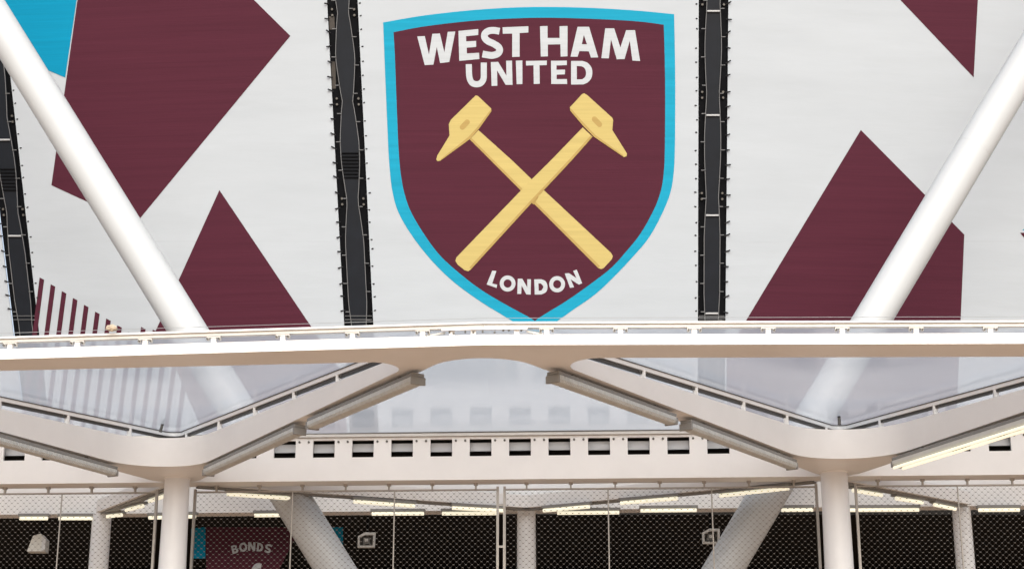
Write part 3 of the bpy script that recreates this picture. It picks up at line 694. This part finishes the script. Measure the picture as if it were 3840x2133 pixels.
# ------------------------------------------------------------------ floodlights behind the screen
def flood(px, py, y, label, hooded):
    c = at_y(px, py, y); s = y * 1.02 / FPX; t = thing('floodlight', c, label, 'floodlight', 'floodlights behind the mesh')
    def q(x, yy, d): return c + Vector((x * s, d, -yy * s))
    bm = bmesh.new()
    if hooded:
        f = [q(-33, 33, -.1), q(32, 33, -.1), q(32, -12, -.1), q(12, -32, -.1), q(-15, -24, -.1)]; bk = [p + Vector((0, 0.25, 0)) for p in f]
        v = [bm.verts.new(p) for p in f + bk]; n = 5
        bm.faces.new(v[:5]); bm.faces.new(v[5:][::-1])
        for i in range(n): bm.faces.new((v[i], v[(i + 1) % n], v[n + (i + 1) % n], v[n + i]))
        obj('hood', bm, M['flood'], t)
        bm = bmesh.new(); f = [q(20, 30, -.12), q(34, 30, -.12), q(34, -14, -.12), q(20, -24, -.12)]; v = [bm.verts.new(p) for p in f] + [bm.verts.new(p + Vector((0, .018, 0))) for p in f]
        bm.faces.new(v[:4]); bm.faces.new(v[4:][::-1])
        for i in range(4): bm.faces.new((v[i], v[(i + 1) % 4], v[4 + (i + 1) % 4], v[4 + i]))
        obj('side_plate', bm, M['louvre'], t)
        bm = bmesh.new(); tube(bm, [q(5, -30, 0.05), q(5, -110, 0.05)], 0.025, 8); obj('hanger', bm, M['wall'], t)
    else:
        rim = [[Vector(p) for p in ((-31, 27), (31, 27), (33, -28), (-6, -28), (-31, -14))], [Vector(p) for p in ((-24, 20), (24, 20), (25, -19), (-5, -19), (-24, -9))]]
        slab(bm, rim, lambda p: q(p.x, p.y, 0.0), lambda p: q(p.x, p.y, -0.09)); obj('rim', bm, M['flood'], t)
        bm = bmesh.new(); slab(bm, [rim[1]], lambda p: q(p.x, p.y, 0.06), lambda p: q(p.x, p.y, 0.005)); obj('reflector', bm, M['gasket'], t)
        bm = bmesh.new(); slab(bm, [[Vector(p) for p in ((-15, 15), (15, 15), (12, -12), (-12, -12))]], lambda p: q(p.x, p.y, 0.0), lambda p: q(p.x * .8, p.y * .8, -0.05)); obj('lens', bm, M['flood_dark'], t)
        bm = bmesh.new(); slab(bm, [[Vector(p) for p in ((-6, 5), (6, 5), (6, -5), (-6, -5))]], lambda p: q(p.x, p.y, -0.051), lambda p: q(p.x, p.y, -0.07)); obj('bulb', bm, M['flood'], t)
        bm = bmesh.new(); tube(bm, [q(2, -28, 0.03), q(2, -130, 0.03)], 0.02, 8); obj('hanger', bm, M['wall'], t)
flood(143, 2035, 28.6, 'pale hooded floodlight hanging by itself behind the mesh', True)
flood(1375, 2026, 29.2, 'square floodlight hanging beside the shirt banner and raking tube', False)
flood(2664, 2012, 28.8, 'square floodlight hanging behind a stay cable beside the other raking tube', False)

# ------------------------------------------------------------------ shirt-shaped banner with the name
P_S = Plane((0, -1, 0), (0, 31.6, 0))
bt = P_S.hit(960, 2400); SH = thing('shirt_banner', bt, 'maroon shirt banner with blue cuffs and a white name behind the mesh', 'banner')
sheet('shirt_body', [[(772, 1976), (885, 1962), (1012, 1962), (1236, 1972), (1228, 2065), (1108, 2012), (1046, 2135), (1046, 2420), (776, 2420)]], P_S, 0.0, M['maroon'], SH, 0.02)
sheet('cuff', [[(717, 1980), (770, 1975), (770, 2092), (717, 2092)]], P_S, 0.003, M['cyan2'], SH, 0.02)
sheet('cuff', [[(1238, 1964), (1286, 1964), (1286, 2092), (1230, 2060)]], P_S, 0.003, M['cyan2'], SH, 0.02)
sheet('collar', [[(888, 1955), (1012, 1955), (1012, 1973), (888, 1973)]], P_S, 0.006, M['cyan2'], SH, 0.004)
def quad_map(TL, TR, BR, BL):
    TL, TR, BR, BL = map(Vector, (TL, TR, BR, BL))
    return lambda pts: [(TL * (1 - x) + TR * x) * (1 - y) + (BL * (1 - x) + BR * x) * y for x, y in pts]
def sl(*loops): sheet('letter', loops, P_S, 0.006, M['letter'], SH, 0.004)
q = quad_map((866, 2046), (889, 2039), (896, 2069), (873, 2076))
sl(q([(0, 0), (.6, 0), (.85, .1), (.9, .28), (.72, .47), (.95, .6), (1, .78), (.85, .95), (.6, 1), (0, 1)]), q([(.3, .18), (.55, .19), (.6, .3), (.52, .4), (.3, .4)]), q([(.3, .58), (.58, .58), (.67, .7), (.56, .82), (.3, .82)]))
sl(ellipse(912, 2050, 15, 17, 20), ellipse(912, 2050, 7.5, 9.5, 20))
q = quad_map((931, 2031), (958, 2032), (957, 2064), (930, 2063)); sl(q([(0, 0), (.32, 0), (.7, .55), (.7, 0), (1, 0), (1, 1), (.7, 1), (.3, .45), (.3, 1), (0, 1)]))
q = quad_map((966, 2033), (989, 2037), (986, 2068), (962, 2065)); sl(q([(0, 0), (.5, 0), (.85, .15), (1, .5), (.85, .85), (.5, 1), (0, 1)]), q([(.3, .2), (.5, .22), (.66, .5), (.5, .78), (.3, .8)]))
sl(ribbon([(1020, 2047), (1010, 2042), (1001, 2044), (999, 2051), (1006, 2056), (1012, 2062), (1009, 2068), (1001, 2068), (993, 2063)], 7))
sl(ribbon([(980, 2122), (962, 2122), (946, 2150), (936, 2180), (938, 2212), (958, 2230), (980, 2214), (980, 2190), (960, 2176), (944, 2188)], 20))
